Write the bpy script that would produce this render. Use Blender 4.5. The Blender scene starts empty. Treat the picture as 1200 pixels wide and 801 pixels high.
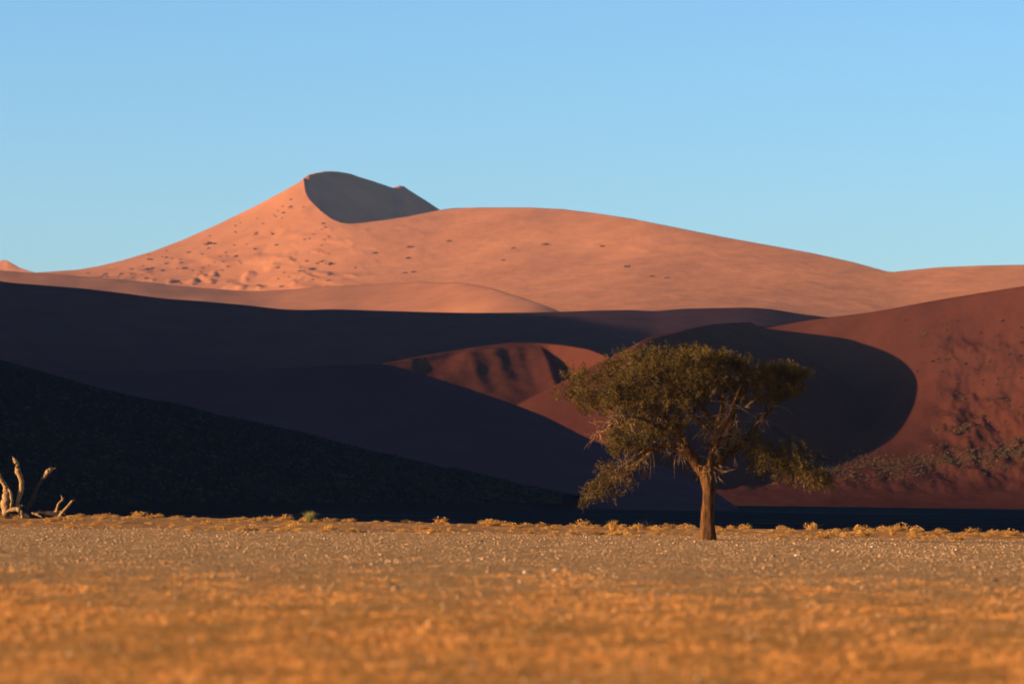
import bpy, math, random
import numpy as np
from mathutils import Vector
from mathutils.bvhtree import BVHTree

random.seed(7)
rng = np.random.default_rng(7)
sc = bpy.context.scene
col = sc.collection
R = math.radians

# ------------------------------------------------------------------ camera and picture geometry (photo is 1200 x 801)
FPX, CAMZ = 4500.0, 1.9
PITCH = math.atan(177.5 / FPX)
cp, sp = math.cos(PITCH), math.sin(PITCH)
SUN_A, SUN_EL = R(18), R(8.3)          # sun stands to the left, a little behind the camera
TAN_EL = math.tan(SUN_EL)


def P(px, py, Y):
    """the point at depth Y that the photo shows at pixel (px, py)"""
    dx, dy = (px - 600) / FPX, (400.5 - py) / FPX
    wy, wz = cp - sp * dy, sp + cp * dy
    k = Y / wy
    return (dx * k, Y, CAMZ + wz * k)


def PV(px, py, Y):
    px, py, Y = np.broadcast_arrays(np.asarray(px, float), np.asarray(py, float), np.asarray(Y, float))
    dx, dy = (px - 600) / FPX, (400.5 - py) / FPX
    wy, wz = cp - sp * dy, sp + cp * dy
    k = Y / wy
    return np.stack([dx * k, Y, CAMZ + wz * k], -1)


def ray(px, py):
    dx, dy = (px - 600) / FPX, (400.5 - py) / FPX
    return Vector((dx, cp - sp * dy, sp + cp * dy)).normalized()


# ------------------------------------------------------------------ noise
_perm = np.random.default_rng(3).permutation(4096)


def _h(i, j):
    return _perm[(_perm[i & 4095] + j) & 4095]


def perlin(x, y):
    xi, yi = np.floor(x).astype(int), np.floor(y).astype(int)
    xf, yf = x - xi, y - yi
    u, v = xf * xf * xf * (xf * (xf * 6 - 15) + 10), yf * yf * yf * (yf * (yf * 6 - 15) + 10)

    def g(i, j, a, b):
        t = _h(i, j) * (2 * math.pi / 4096)
        return np.cos(t) * a + np.sin(t) * b
    n00, n10 = g(xi, yi, xf, yf), g(xi + 1, yi, xf - 1, yf)
    n01, n11 = g(xi, yi + 1, xf, yf - 1), g(xi + 1, yi + 1, xf - 1, yf - 1)
    return (n00 + u * (n10 - n00)) * (1 - v) + (n01 + u * (n11 - n01)) * v


def fbm(x, y, o=4, gain=0.5):
    r, a = 0, 1
    for k in range(o):
        r = r + a * perlin(x * 2 ** k + 17.3 * k, y * 2 ** k - 9.1 * k)
        a *= gain
    return r


def smooth(a, k):
    if k < 1:
        return a
    p = np.concatenate([np.full(3 * k, a[0]), a, np.full(3 * k, a[-1])])
    w = np.exp(-0.5 * (np.arange(-3 * k, 3 * k + 1) / k) ** 2)
    return np.convolve(p, w / w.sum(), 'valid')


def sstep(a, b, x):
    t = np.clip((x - a) / (b - a), 0, 1)
    return t * t * (3 - 2 * t)


# ------------------------------------------------------------------ mesh helpers
def link(o, parent=None):
    col.objects.link(o)
    if parent is not None:
        o.parent = parent
    return o


def mesh_obj(name, v, f, mat, parent=None, smooth_shade=True):
    me = bpy.data.meshes.new(name)
    v = np.asarray(v, np.float32).reshape(-1, 3)
    f = np.asarray(f, np.int32)
    k = f.shape[1]
    me.vertices.add(len(v)); me.vertices.foreach_set('co', v.ravel())
    me.loops.add(f.size); me.loops.foreach_set('vertex_index', f.ravel())
    me.polygons.add(len(f)); me.polygons.foreach_set('loop_start', np.arange(len(f), dtype=np.int32) * k)
    me.update(calc_edges=True)
    if smooth_shade:
        me.polygons.foreach_set('use_smooth', np.ones(len(f), bool))
    me.materials.append(mat)
    me.validate()
    return link(bpy.data.objects.new(name, me), parent)


def grid_faces(r, c):
    i = np.arange(r * c).reshape(r, c)
    return np.stack([i[:-1, :-1], i[:-1, 1:], i[1:, 1:], i[1:, :-1]], -1).reshape(-1, 4)


def grid_obj(name, G, mat, flip=False):
    f = grid_faces(*G.shape[:2])
    if flip:
        f = f[:, ::-1]
    return mesh_obj(name, G.reshape(-1, 3), f, mat)


def tag(o, label=None, cat=None, group=None, kind=None):
    if label: o['label'] = label
    if cat: o['category'] = cat
    if group: o['group'] = group
    if kind: o['kind'] = kind
    return o


def cr(A, n):
    """Catmull-Rom resampling of control rows A (k, ...) to n rows"""
    A = np.asarray(A, float)
    k = len(A)
    t = np.linspace(0, k - 1, n)
    i = np.minimum(t.astype(int), k - 2)
    f = (t - i).reshape((-1,) + (1,) * (A.ndim - 1))
    p0, p1, p2, p3 = A[np.maximum(i - 1, 0)], A[i], A[i + 1], A[np.minimum(i + 2, k - 1)]
    return 0.5 * (2 * p1 + (p2 - p0) * f + (2 * p0 - 5 * p1 + 4 * p2 - p3) * f ** 2 + (3 * p1 - p0 - 3 * p2 + p3) * f ** 3)


def tube(pts, rad, n=8, jit=0.0, seg=3, bark=0.0):
    """a tapered limb along pts; returns vertices, quads"""
    m = (len(pts) - 1) * seg + 1
    C = cr(pts, m); r = np.maximum(cr(np.asarray(rad, float), m), 0.002)
    if jit:
        C[1:-1] += rng.normal(0, jit, (m - 2, 3))
    T = np.gradient(C, axis=0); T /= np.linalg.norm(T, axis=1)[:, None] + 1e-9
    U = np.cross(T, np.array([0.31, 0.9, 0.17])); U /= np.linalg.norm(U, axis=1)[:, None] + 1e-9
    W = np.cross(T, U)
    a = np.linspace(0, 2 * math.pi, n, endpoint=False)
    rr = r[:, None] * np.ones(n)
    if bark:
        s = np.linspace(0, m * 0.35, m)[:, None]
        rr = rr * (1 + bark * (fbm(a * 2.3 + 50 + 0 * s, s + 0 * a, 3) + 0.5 * np.sin(a * 5 + s * 0.6)))
    V = C[:, None] + rr[:, :, None] * (np.cos(a)[None, :, None] * U[:, None] + np.sin(a)[None, :, None] * W[:, None])
    V = V.reshape(-1, 3)
    i = np.arange(m * n).reshape(m, n)
    j = np.roll(i, -1, 1)
    F = np.stack([i[:-1], j[:-1], j[1:], i[1:]], -1).reshape(-1, 4)
    V = np.concatenate([V, C[[0, -1]]]); a0, a1 = len(V) - 2, len(V) - 1
    F = np.concatenate([F, np.stack([j[0], i[0], np.full(n, a0), np.full(n, a0)], -1),
                        np.stack([i[-1], j[-1], np.full(n, a1), np.full(n, a1)], -1)])
    return V, F


class MB:
    def __init__(s): s.v, s.f, s.n = [], [], 0

    def add(s, V, F):
        s.v.append(V); s.f.append(np.asarray(F) + s.n); s.n += len(V)

    def build(s, name, mat, parent=None, smooth_shade=True):
        F = np.concatenate(s.f)
        if F.shape[1] == 4 and (F[:, 2] == F[:, 3]).any():      # caps are triangles
            t = F[:, 2] == F[:, 3]
            F = np.concatenate([F[:, :3], F[~t][:, [0, 2, 3]]])
        return mesh_obj(name, np.concatenate(s.v), F, mat, parent, smooth_shade)


# ------------------------------------------------------------------ materials
def new_mat(name):
    m = bpy.data.materials.new(name); m.use_nodes = True
    nt = m.node_tree
    b = nt.nodes['Principled BSDF']
    b.inputs['Roughness'].default_value = 0.95
    b.inputs['Specular IOR Level'].default_value = 0.0
    return m, nt, b


def noise_node(nt, scale, detail=5, rough=0.55, vec=None):
    n = nt.nodes.new('ShaderNodeTexNoise')
    n.inputs['Scale'].default_value = scale; n.inputs['Detail'].default_value = detail; n.inputs['Roughness'].default_value = rough
    nt.links.new(vec, n.inputs['Vector'])
    return n.outputs['Fac']


def pos(nt):
    return nt.nodes.new('ShaderNodeNewGeometry').outputs['Position']


def ramp(nt, fac, stops):
    r = nt.nodes.new('ShaderNodeValToRGB')
    e = r.color_ramp.elements
    while len(e) < len(stops): e.new(0.5)
    for k, (p, c) in enumerate(stops):
        e[k].position = p; e[k].color = (*c, 1)
    nt.links.new(fac, r.inputs[0])
    return r.outputs[0]


def mixc(nt, fac, a, b, mode='MIX'):
    m = nt.nodes.new('ShaderNodeMix'); m.data_type = 'RGBA'; m.blend_type = mode
    for s, i in ((fac, 0), (a, 6), (b, 7)):
        if isinstance(s, (int, float)): m.inputs[i].default_value = s
        elif isinstance(s, tuple): m.inputs[i].default_value = (*s, 1)
        else: nt.links.new(s, m.inputs[i])
    return m.outputs[2]


def bump(nt, b, height, strength, dist):
    n = nt.nodes.new('ShaderNodeBump'); n.inputs['Strength'].default_value = strength; n.inputs['Distance'].default_value = dist
    nt.links.new(height, n.inputs['Height']); nt.links.new(n.outputs[0], b.inputs['Normal'])


def sand_mat(name, c1, c2, s1=0.01, s2=0.12, bs=0.25, bd=1.0, bstr=0.25):
    m, nt, b = new_mat(name)
    p = pos(nt)
    f1, f2 = noise_node(nt, s1, 4, 0.5, p), noise_node(nt, s2, 6, 0.6, p)
    c = ramp(nt, f1, [(0.32, c1), (0.68, c2)])
    c = mixc(nt, 0.35, c, ramp(nt, f2, [(0.35, (0.62, 0.6, 0.6)), (0.65, (1.2, 1.2, 1.2))]), 'MULTIPLY')
    nt.links.new(c, b.inputs['Base Color'])
    bump(nt, b, noise_node(nt, bs, 5, 0.55, p), bstr, bd)
    return m


def flat_mat(name, c1, c2, scale, bs=None, bd=0.02, transl=0.0, bstr=0.6):
    m, nt, b = new_mat(name)
    p = pos(nt)
    c = ramp(nt, noise_node(nt, scale, 4, 0.6, p), [(0.35, c1), (0.65, c2)])
    nt.links.new(c, b.inputs['Base Color'])
    if bs: bump(nt, b, noise_node(nt, bs, 5, 0.6, p), bstr, bd)
    if transl:
        t = nt.nodes.new('ShaderNodeBsdfTranslucent'); nt.links.new(c, t.inputs['Color'])
        mx = nt.nodes.new('ShaderNodeMixShader'); mx.inputs[0].default_value = transl
        nt.links.new(b.outputs[0], mx.inputs[1]); nt.links.new(t.outputs[0], mx.inputs[2])
        nt.links.new(mx.outputs[0], nt.nodes['Material Output'].inputs['Surface'])
    return m


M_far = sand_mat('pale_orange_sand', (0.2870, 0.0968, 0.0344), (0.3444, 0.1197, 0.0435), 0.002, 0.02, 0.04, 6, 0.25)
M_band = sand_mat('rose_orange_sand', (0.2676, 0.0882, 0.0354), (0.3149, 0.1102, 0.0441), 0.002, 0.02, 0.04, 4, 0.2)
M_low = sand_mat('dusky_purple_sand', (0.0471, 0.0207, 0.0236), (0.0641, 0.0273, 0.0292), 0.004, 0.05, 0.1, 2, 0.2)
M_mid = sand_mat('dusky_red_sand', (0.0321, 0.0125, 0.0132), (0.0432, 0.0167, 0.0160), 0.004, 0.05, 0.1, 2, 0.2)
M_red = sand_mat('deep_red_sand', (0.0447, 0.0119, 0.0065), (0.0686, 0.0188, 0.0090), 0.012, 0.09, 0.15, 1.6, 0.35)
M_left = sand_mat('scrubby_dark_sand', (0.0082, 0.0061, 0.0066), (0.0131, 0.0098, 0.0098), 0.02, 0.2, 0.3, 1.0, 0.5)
M_bush = flat_mat('dune_bush_twigs', (0.06, 0.030, 0.013), (0.15, 0.078, 0.028), 3.0, transl=0.2)
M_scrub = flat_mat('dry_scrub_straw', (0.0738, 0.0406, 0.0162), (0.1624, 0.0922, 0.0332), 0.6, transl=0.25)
M_dim = flat_mat('shaded_scrub', (0.0164, 0.0131, 0.0107), (0.0656, 0.0459, 0.0312), 0.3, transl=0.2)  # darker copy of the scrub colour, with the left dune's shade put in
M_straw = flat_mat('golden_straw', (0.4140, 0.1800, 0.0378), (0.5760, 0.2970, 0.0720), 2.0, transl=0.3)
M_stub = flat_mat('orange_stubble', (0.52, 0.195, 0.045), (0.74, 0.31, 0.08), 0.8, transl=0.2)
M_green = flat_mat('green_straw', (0.2340, 0.1800, 0.0495), (0.3780, 0.2880, 0.0810), 2.0, transl=0.3)
M_stone = flat_mat('gravel_stone', (0.2340, 0.1170, 0.0540), (0.4680, 0.2610, 0.1260), 6.0)
M_white = flat_mat('pale_quartz', (0.34, 0.25, 0.17), (0.48, 0.37, 0.26), 9.0)
M_dark = flat_mat('dark_stone', (0.05, 0.035, 0.03), (0.10, 0.07, 0.055), 9.0)
M_leaf = flat_mat('olive_leaf', (0.0361, 0.0210, 0.0066), (0.1246, 0.0708, 0.0184), 1.3, transl=0.06)
M_dry = flat_mat('weathered_wood', (0.1800, 0.0900, 0.0324), (0.3420, 0.1890, 0.0765), 5.0, 14, 0.05)
M_char = flat_mat('dark_weathered_wood', (0.0246, 0.0164, 0.0131), (0.0656, 0.0426, 0.0295), 5.0, 14, 0.05)


def bark_mat():
    m, nt, b = new_mat('furrowed_bark')
    p = pos(nt)
    mp = nt.nodes.new('ShaderNodeMapping'); mp.inputs['Scale'].default_value = (1, 1, 0.18)
    nt.links.new(p, mp.inputs[0])
    f = noise_node(nt, 11, 6, 0.65, mp.outputs[0])
    nt.links.new(ramp(nt, f, [(0.36, (0.028, 0.013, 0.007)), (0.62, (0.15, 0.060, 0.019))]), b.inputs['Base Color'])
    bump(nt, b, f, 1.0, 0.09)
    return m


M_bark = bark_mat()


def ground_mat():
    m, nt, b = new_mat('gravel_and_clay')
    p = pos(nt)
    sx = nt.nodes.new('ShaderNodeSeparateXYZ'); nt.links.new(p, sx.inputs[0])

    def mr(a, c, wob):
        mm = nt.nodes.new('ShaderNodeMath'); mm.operation = 'MULTIPLY_ADD'
        nt.links.new(noise_node(nt, 0.05, 4, 0.6, p), mm.inputs[0]); mm.inputs[1].default_value = wob
        nt.links.new(sx.outputs['Y'], mm.inputs[2])
        r = nt.nodes.new('ShaderNodeMapRange'); r.interpolation_type = 'SMOOTHSTEP'
        r.inputs[1].default_value = a + wob / 2; r.inputs[2].default_value = c + wob / 2
        nt.links.new(mm.outputs[0], r.inputs[0])
        return r.outputs[0]
    f1, f2, f3 = noise_node(nt, 0.35, 5, 0.6, p), noise_node(nt, 3.5, 6, 0.65, p), noise_node(nt, 22, 4, 0.6, p)
    orange = ramp(nt, f1, [(0.3, (0.72, 0.265, 0.055)), (0.7, (0.86, 0.36, 0.085))])
    grey = ramp(nt, f1, [(0.3, (0.55, 0.265, 0.09)), (0.7, (0.69, 0.35, 0.125))])
    strip = ramp(nt, f1, [(0.35, (0.52, 0.21, 0.065)), (0.65, (0.62, 0.28, 0.09))])
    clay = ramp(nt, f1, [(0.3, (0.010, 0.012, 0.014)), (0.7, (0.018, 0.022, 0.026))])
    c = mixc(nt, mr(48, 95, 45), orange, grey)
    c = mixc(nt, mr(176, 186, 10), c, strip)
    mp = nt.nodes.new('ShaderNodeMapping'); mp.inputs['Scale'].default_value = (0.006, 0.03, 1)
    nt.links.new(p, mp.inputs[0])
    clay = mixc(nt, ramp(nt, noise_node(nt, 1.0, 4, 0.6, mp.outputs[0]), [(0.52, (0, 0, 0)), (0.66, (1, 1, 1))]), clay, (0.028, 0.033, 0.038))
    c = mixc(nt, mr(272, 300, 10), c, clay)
    c = mixc(nt, 0.8, c, ramp(nt, f2, [(0.36, (0.55, 0.52, 0.5)), (0.64, (1.25, 1.25, 1.25))]), 'MULTIPLY')
    c = mixc(nt, 0.6, c, ramp(nt, f3, [(0.35, (0.55, 0.5, 0.5)), (0.65, (1.25, 1.25, 1.25))]), 'MULTIPLY')
    nt.links.new(c, b.inputs['Base Color'])
    ad = nt.nodes.new('ShaderNodeMath'); ad.operation = 'MULTIPLY_ADD'
    nt.links.new(f3, ad.inputs[0]); ad.inputs[1].default_value = 0.25; nt.links.new(f2, ad.inputs[2])
    bump(nt, b, ad.outputs[0], 1.0, 0.45)
    return m


M_ground = ground_mat()

# ------------------------------------------------------------------ ground: one sheet, tilted a touch, with a low bank behind the grass strip
def edge_y(X):
    return np.interp(X, [-60, -36, 0, 29, 60], [285, 267, 233, 219, 212]) + 3.0 * perlin(X * 0.11, X * 0 + 3.3) + 1.2 * perlin(X * 0.5, X * 0 + 8.3)


def ground_z(X, Y):
    X, Y = np.asarray(X, float), np.asarray(Y, float)
    z = -0.0133 * np.clip(X, -220, 220)
    e = edge_y(X)
    z = z - 1.9 * sstep(0, 22, Y - e) + 1.1 * sstep(500, 1150, Y)
    near = 1 - sstep(300, 420, Y)
    z = z + near * (0.03 * fbm(X * 0.35, Y * 0.35, 3) + 0.035 * fbm(X * 1.4 + 5, Y * 1.4, 3))
    strip = sstep(172, 185, Y) * (1 - sstep(-4, 6, Y - e))
    z = z + strip * 0.10 * fbm(X * 0.30 + 40, Y * 0.12, 3)
    return z


gx = np.concatenate([np.linspace(-9000, -800, 14), np.linspace(-700, -60, 40), np.arange(-50, 50.01, 0.27), np.linspace(60, 700, 40), np.linspace(800, 9000, 14)])
gy = np.concatenate([np.linspace(-3000, -100, 8), np.linspace(-80, 24, 12), np.arange(28, 290, 0.3), np.arange(292, 500, 6), np.arange(510, 1400, 30), np.linspace(1500, 12000, 20)])
GX, GY = np.meshgrid(gx, gy)
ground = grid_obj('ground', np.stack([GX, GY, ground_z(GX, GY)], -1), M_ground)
tag(ground, 'flat gravel plain running back to a dark clay pan', 'ground', kind='structure')

# ------------------------------------------------------------------ dunes
def dune_tag(o, label):
    return tag(o, label, 'dune', kind='structure')


def loft_px(name, rows, mat, ncol, nsub, px0, px1, disp=None, lin=None, smk=1):
    """rows: list of (list of (px, py, Y)); each row a line across the dune, drawn through the rows"""
    px = np.linspace(px0, px1, ncol)
    L = []
    for r in rows:
        a = np.array(r, float)
        L.append(PV(px, smooth(np.interp(px, a[:, 0], a[:, 1]), smk), smooth(np.interp(px, a[:, 0], a[:, 2]), smk * 3)))
    out = []
    for k in range(len(L) - 1):
        n = nsub[k]
        t = np.linspace(0, 1, n, endpoint=(k == len(L) - 2))[:, None, None]
        out.append(L[k][None] * (1 - t) + L[k + 1][None] * t)
    G = np.concatenate(out)
    if disp is not None:
        G = disp(G)
    return grid_obj(name, G, mat)


# far dune ------------------------------------------------------------------
lip = [(-200, 330), (20, 321), (45, 319), (90, 316), (120, 311), (140, 306), (180, 294), (230, 275), (300, 241), (330, 225), (353, 212), (356, 210.5),
       (356.7, 218), (358.5, 226), (363, 234), (370, 241), (380, 250), (390, 256.5), (400, 260.5), (412, 261.5), (425, 260.5), (450, 257.5), (480, 253),
       (515, 246), (530, 244), (560, 243), (620, 243), (660, 245), (700, 250), (740, 256), (800, 268), (850, 278), (900, 287), (950, 296),
       (1000, 307), (1025, 314), (1040, 318), (1048, 318.5), (1060, 317), (1100, 313), (1150, 311), (1200, 310), (1400, 306)]
rim = [(-200, 332), (20, 323), (90, 318), (180, 296), (300, 243), (352, 212.6), (354.5, 210), (357, 207.5), (362, 204.5), (370, 202.5), (380, 200.8), (390, 200.5), (403, 202), (412, 204),
       (420, 207), (435, 211.5), (450, 216.5), (460, 220), (468, 217.5), (473, 218), (480, 223), (500, 235.5), (515, 245.5), (530, 256), (560, 270), (700, 300), (900, 330), (1400, 350)]
lipY = [(-200, 4700), (90, 4750), (356, 4800), (372, 4650), (400, 4450), (450, 4350), (515, 4350), (650, 4250), (850, 3950), (1045, 3650), (1200, 3500), (1400, 3300)]
rimY = [(-200, 4760), (300, 4860), (356, 4805), (400, 4900), (515, 5050), (700, 5000), (900, 4700), (1400, 4300)]


def lipy(px):
    a = np.array(lipY); return np.interp(px, a[:, 0], a[:, 1])


pxs = np.concatenate([np.linspace(-200, 340, 260), np.arange(341, 376, 0.25), np.linspace(376.5, 540, 160), np.linspace(542, 1400, 340)])
la, ra, ry = np.array(lip), np.array(rim), np.array(rimY)
lpy = np.interp(pxs, la[:, 0], la[:, 1]); lY = np.interp(pxs, np.array(lipY)[:, 0], np.array(lipY)[:, 1])
rpy = np.interp(pxs, ra[:, 0], ra[:, 1]); rY = np.interp(pxs, ry[:, 0], ry[:, 1])
rough = np.exp(-((pxs - 372) / 26) ** 2)
lpy = lpy + rough * 0.9 * perlin(pxs * 0.35, pxs * 0 + 1.7)
rpy = rpy + np.exp(-((pxs - 385) / 22) ** 2) * 0.6 * perlin(pxs * 0.4, pxs * 0 + 4.7)
RIM = PV(pxs, rpy, rY)
# the windward face is one smooth sheet that would run on above the brink; the brink cuts it
un = np.arange(-400, 1601, 2.0)
vt = [(-400, 330), (20, 321), (90, 316), (140, 306), (230, 275), (300, 241), (356, 208), (400, 205), (450, 222), (515, 240), (620, 241), (740, 254), (850, 276), (950, 293), (1045, 306), (1200, 306), (1600, 300)]
va_ = np.array(vt, float)
vpy = np.interp(pxs, un, smooth(np.interp(un, va_[:, 0], va_[:, 1]), 10)) - 6
vY = np.interp(pxs, un, smooth(np.interp(un, [-400, 90, 356, 515, 650, 850, 1045, 1200, 1600], [4700, 4760, 4800, 4480, 4330, 4020, 3720, 3560, 3300]), 30))
fY = np.interp(pxs, un, smooth(np.interp(un, [-400, 100, 356, 515, 850, 1200, 1600], [3900, 3950, 3900, 3600, 3200, 2900, 2700]), 30))
VT, FOOT = PV(pxs, vpy, vY), PV(pxs, 392, fY)


def far_front(f):
    """f: fraction from the foot to the virtual top, shape (rows, columns)"""
    G = FOOT[None] * (1 - f[..., None]) + VT[None] * f[..., None]
    span = (VT[:, 2] - FOOT[:, 2])[None]
    G[:, :, 2] -= 0.10 * span * np.sin(math.pi * f)
    fx, fy = G[:, :, 0], G[:, :, 1]
    low = sstep(480, 200, pxs)[None] * sstep(0.9, 0.5, f) + 0.07
    low = low * (1 - 0.9 * sstep(0.75, 1, f))
    hum = fbm(fx * 0.012 + 0.004 * fy, fy * 0.004 + fx * 0.003, 4)
    G[:, :, 2] += low * 14 * np.maximum(hum, -0.1) + low * 9 * np.maximum(fbm(fx * 0.042 + 0.012 * fy, fy * 0.014, 3) - .12, 0)
    G[:, :, 2] += (1 - sstep(.7, 1, f)) * 14 * fbm(fx * 0.0025 + 3, fy * 0.0016, 2)
    return G


ff = np.linspace(0, 1, 500)[:, None] * np.ones(len(pxs))
full = far_front(ff)
wy = full[:, :, 1] * cp + (full[:, :, 2] - CAMZ) * sp
fpy = 400.5 - FPX * ((full[:, :, 2] - CAMZ) * cp - full[:, :, 1] * sp) / wy
cut = np.array([np.interp(-lpy[c], -fpy[:, c], ff[:, c]) for c in range(len(pxs))])
nf = 170
front = far_front(np.linspace(0, 1, nf)[:, None] * cut[None])
LIP = front[-1].copy()
back1 = []
for s in np.linspace(0.03, 1, 40):
    q = LIP * (1 - s) + RIM * s
    q = q.copy()
    # behind the lip the slip face falls from the rim at the angle of repose
    drop = 0.33 * (RIM[:, 1] - q[:, 1])
    hollow = sstep(356.5, 375, pxs) * sstep(560, 500, pxs)
    q[:, 2] = np.where(hollow > 0, np.minimum(q[:, 2], q[:, 2] * (1 - hollow) + hollow * np.minimum(RIM[:, 2] - drop, q[:, 2])), q[:, 2])
    back1.append(q)
BACK = RIM.copy(); BACK[:, 1] += 700; BACK[:, 2] = np.maximum(RIM[:, 2] - 330, -5); BACK[:, 0] += 120
back2 = [RIM * (1 - s) + BACK * s for s in np.linspace(0.05, 1, 14)]
G = np.concatenate([front, np.stack(back1), np.stack(back2)])
far_dune = grid_obj('far_dune', G, M_far)
dune_tag(far_dune, 'tall sunlit orange dune with a shadowed hollow at its peak')

# tiny peak at the far left
px = np.linspace(-120, 130, 120)
top = np.interp(px, [-120, -40, -8, 5, 8, 16, 24, 40, 60, 130], [330, 318, 308, 304.5, 305, 309.5, 314, 319, 324, 345])
yb = np.interp(px, [-120, 5, 45, 130], [5750, 5600, 5350, 4950])
A, B_ = PV(px, 350, yb - 330), PV(px, top, yb); C_ = B_.copy(); C_[:, 1] += 500; C_[:, 2] -= 200
distant_dune = grid_obj('distant_dune', np.stack([A, A * 0.5 + B_ * 0.5, A * 0.1 + B_ * 0.9, A * 0.015 + B_ * 0.985, B_, B_ * 0.98 + C_ * 0.02, C_]), M_far)
dune_tag(distant_dune, 'small pointed orange dune tip at the left edge of the skyline')

# rose band in front of the far dune's foot
band = [(-200, 306), (-100, 312), (0, 318), (100, 325), (200, 335), (260, 339.5), (300, 341), (330, 340.5), (380, 337), (450, 331.5), (500, 329.5), (545, 332), (580, 339), (620, 351), (660, 365), (720, 380), (860, 395), (900, 400)]
bandY = [3700, 3680, 3660, 3640, 3620, 3600, 3590, 3580, 3560, 3530, 3470, 3380, 3290, 3190, 3080, 2960, 2900, 2850]
band_rows = [[(p, 395, y - 330) for (p, _), y in zip(band, bandY)], [(p, q, y) for (p, q), y in zip(band, bandY)],
             [(p, q + 25, y + 250) for (p, q), y in zip(band, bandY)]]
foot_dune = loft_px('foot_dune', band_rows, M_band, 500, [40, 20], -200, 900, smk=4,
                    disp=lambda G: G + np.stack([0 * G[..., 0], 0 * G[..., 0], 2.5 * fbm(G[..., 0] * 0.008, G[..., 1] * 0.004, 3)], -1) * sstep(395, 396, G[..., 2] * 0 + 396)[..., None])
dune_tag(foot_dune, 'low rose coloured dune along the foot of the tall dune')

# middle dune: the long dark crest, its high end out of the picture to the left
def W2P(X, Y, Z):
    k = Y
    wy_, wz_ = Y, Z - CAMZ
    # invert P for world points
    d = (wz_ * cp - wy_ * sp) / (wy_ * cp + wz_ * sp)
    return (600 + FPX * X / (wy_ * cp + wz_ * sp), 400.5 - FPX * d, Y)


MIDY = 1720
crest = [W2P(-520, 1430, 126), W2P(-430, 1480, 136), W2P(-370, 1530, 138), W2P(-335, 1590, 136), W2P(-295, 1650, 122), W2P(-255, 1690, 106), (0, 330, MIDY), (50, 334, MIDY), (100, 338, MIDY), (150, 344, MIDY), (190, 349.5, MIDY),
         (240, 353, MIDY), (290, 357.5, MIDY), (330, 362.3, MIDY), (360, 363.2, MIDY), (390, 362, MIDY), (450, 364, MIDY), (520, 366, MIDY), (560, 366.5, MIDY),
         (620, 366, MIDY), (660, 365, MIDY), (700, 363.5, MIDY), (740, 363, MIDY), (768, 364.6, MIDY), (782, 363, MIDY), (800, 361.5, MIDY), (840, 360.8, MIDY), (880, 360, MIDY),
         (905, 362, MIDY), (940, 368, MIDY), (970, 371.5, MIDY), (1100, 385, MIDY), (1300, 400, MIDY)]
mid_rows = [[(p, 585, y - 330) for p, q, y in crest],
            [(p, q + 105, y - 170) for p, q, y in crest],
            crest,
            [(p, q + 60, y + 160) for p, q, y in crest]]
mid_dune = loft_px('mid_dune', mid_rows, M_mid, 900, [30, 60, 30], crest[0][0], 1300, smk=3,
                   disp=lambda G: G + np.stack([0 * G[..., 0], 0 * G[..., 0], 1.6 * fbm(G[..., 0] * 0.012, G[..., 1] * 0.01, 3) * (np.arange(G.shape[0]) < 84)[:, None]], -1))
dune_tag(mid_dune, 'long shadowed dune with a level crest below the tall dune')


def ridge_obj(name, C, mat, lslope, rslope, llen, rlen, n=240, nw=40, amp=0.6, fs=0.03, lfoot=-6, rfoot=-6):
    """dune along a crest line: two flanks falling away at their slopes, foot flattened"""
    C = cr(np.array(C, float), n)
    T = np.gradient(C[:, :2], axis=0)
    T = np.stack([smooth(T[:, 0], 8), smooth(T[:, 1], 8)], 1)
    T /= np.linalg.norm(T, axis=1)[:, None]
    N = np.stack([-T[:, 1], T[:, 0]], 1)            # left of the walking direction
    rows = []
    for s in np.concatenate([np.linspace(1, 0, nw, endpoint=False), -np.linspace(0, 1, nw)]):
        d = abs(s) * (llen if s > 0 else rlen)
        sl = lslope if s > 0 else rslope
        z = C[:, 2] - sl * d
        foot = lfoot if s > 0 else rfoot
        k = 4.0
        z = foot + k * np.log1p(np.exp(np.clip((z - foot) / k, -30, 30)))
        x, y = C[:, 0] + N[:, 0] * d * (1 if s > 0 else -1), C[:, 1] + N[:, 1] * d * (1 if s > 0 else -1)
        z = z + amp * min(1, abs(s) * 8) * fbm(x * fs, y * fs, 4)
        rows.append(np.stack([x, y, z], -1))
    return grid_obj(name, np.stack(rows), mat, flip=True)


# right dune ------------------------------------------------------------------
RB = [(620, 594, 1172), (680, 588, 1174), (740, 585.5, 1178), (800, 584, 1180), (900, 586, 1182), (1000, 588, 1182), (1200, 591.5, 1180), (1500, 596, 1165)]
RC = [(620, 560, 1250), (700, 500, 1300), (780, 440, 1360), (850, 392, 1400), (905, 382.5, 1405), (960, 371.5, 1392), (1000, 365.5, 1380), (1040, 360, 1366), (1080, 354, 1352),
      (1140, 344.5, 1330), (1200, 335, 1308), (1300, 318, 1270), (1500, 300, 1200)]
pxr = np.linspace(620, 1500, 640)
rb, rc = np.array(RB), np.array(RC)
RBv = PV(pxr, np.interp(pxr, rb[:, 0], rb[:, 1]), np.interp(pxr, rb[:, 0], rb[:, 2]))
RCv = PV(pxr, smooth(np.interp(pxr, rc[:, 0], rc[:, 1]), 4), smooth(np.interp(pxr, rc[:, 0], rc[:, 2]), 8))
nR = 240
tt = np.linspace(0, 1, nR)[:, None]
Gr = RBv[None] * (1 - tt[..., None]) + RCv[None] * tt[..., None]
spanr = (RCv[:, 2] - RBv[:, 2])[None]
Gr[:, :, 2] += spanr * (-0.13 * np.sin(math.pi * tt) * (1 - 0.3 * tt))          # gentle apron, steeper top
fx, fy = Gr[:, :, 0], Gr[:, :, 1]
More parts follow.
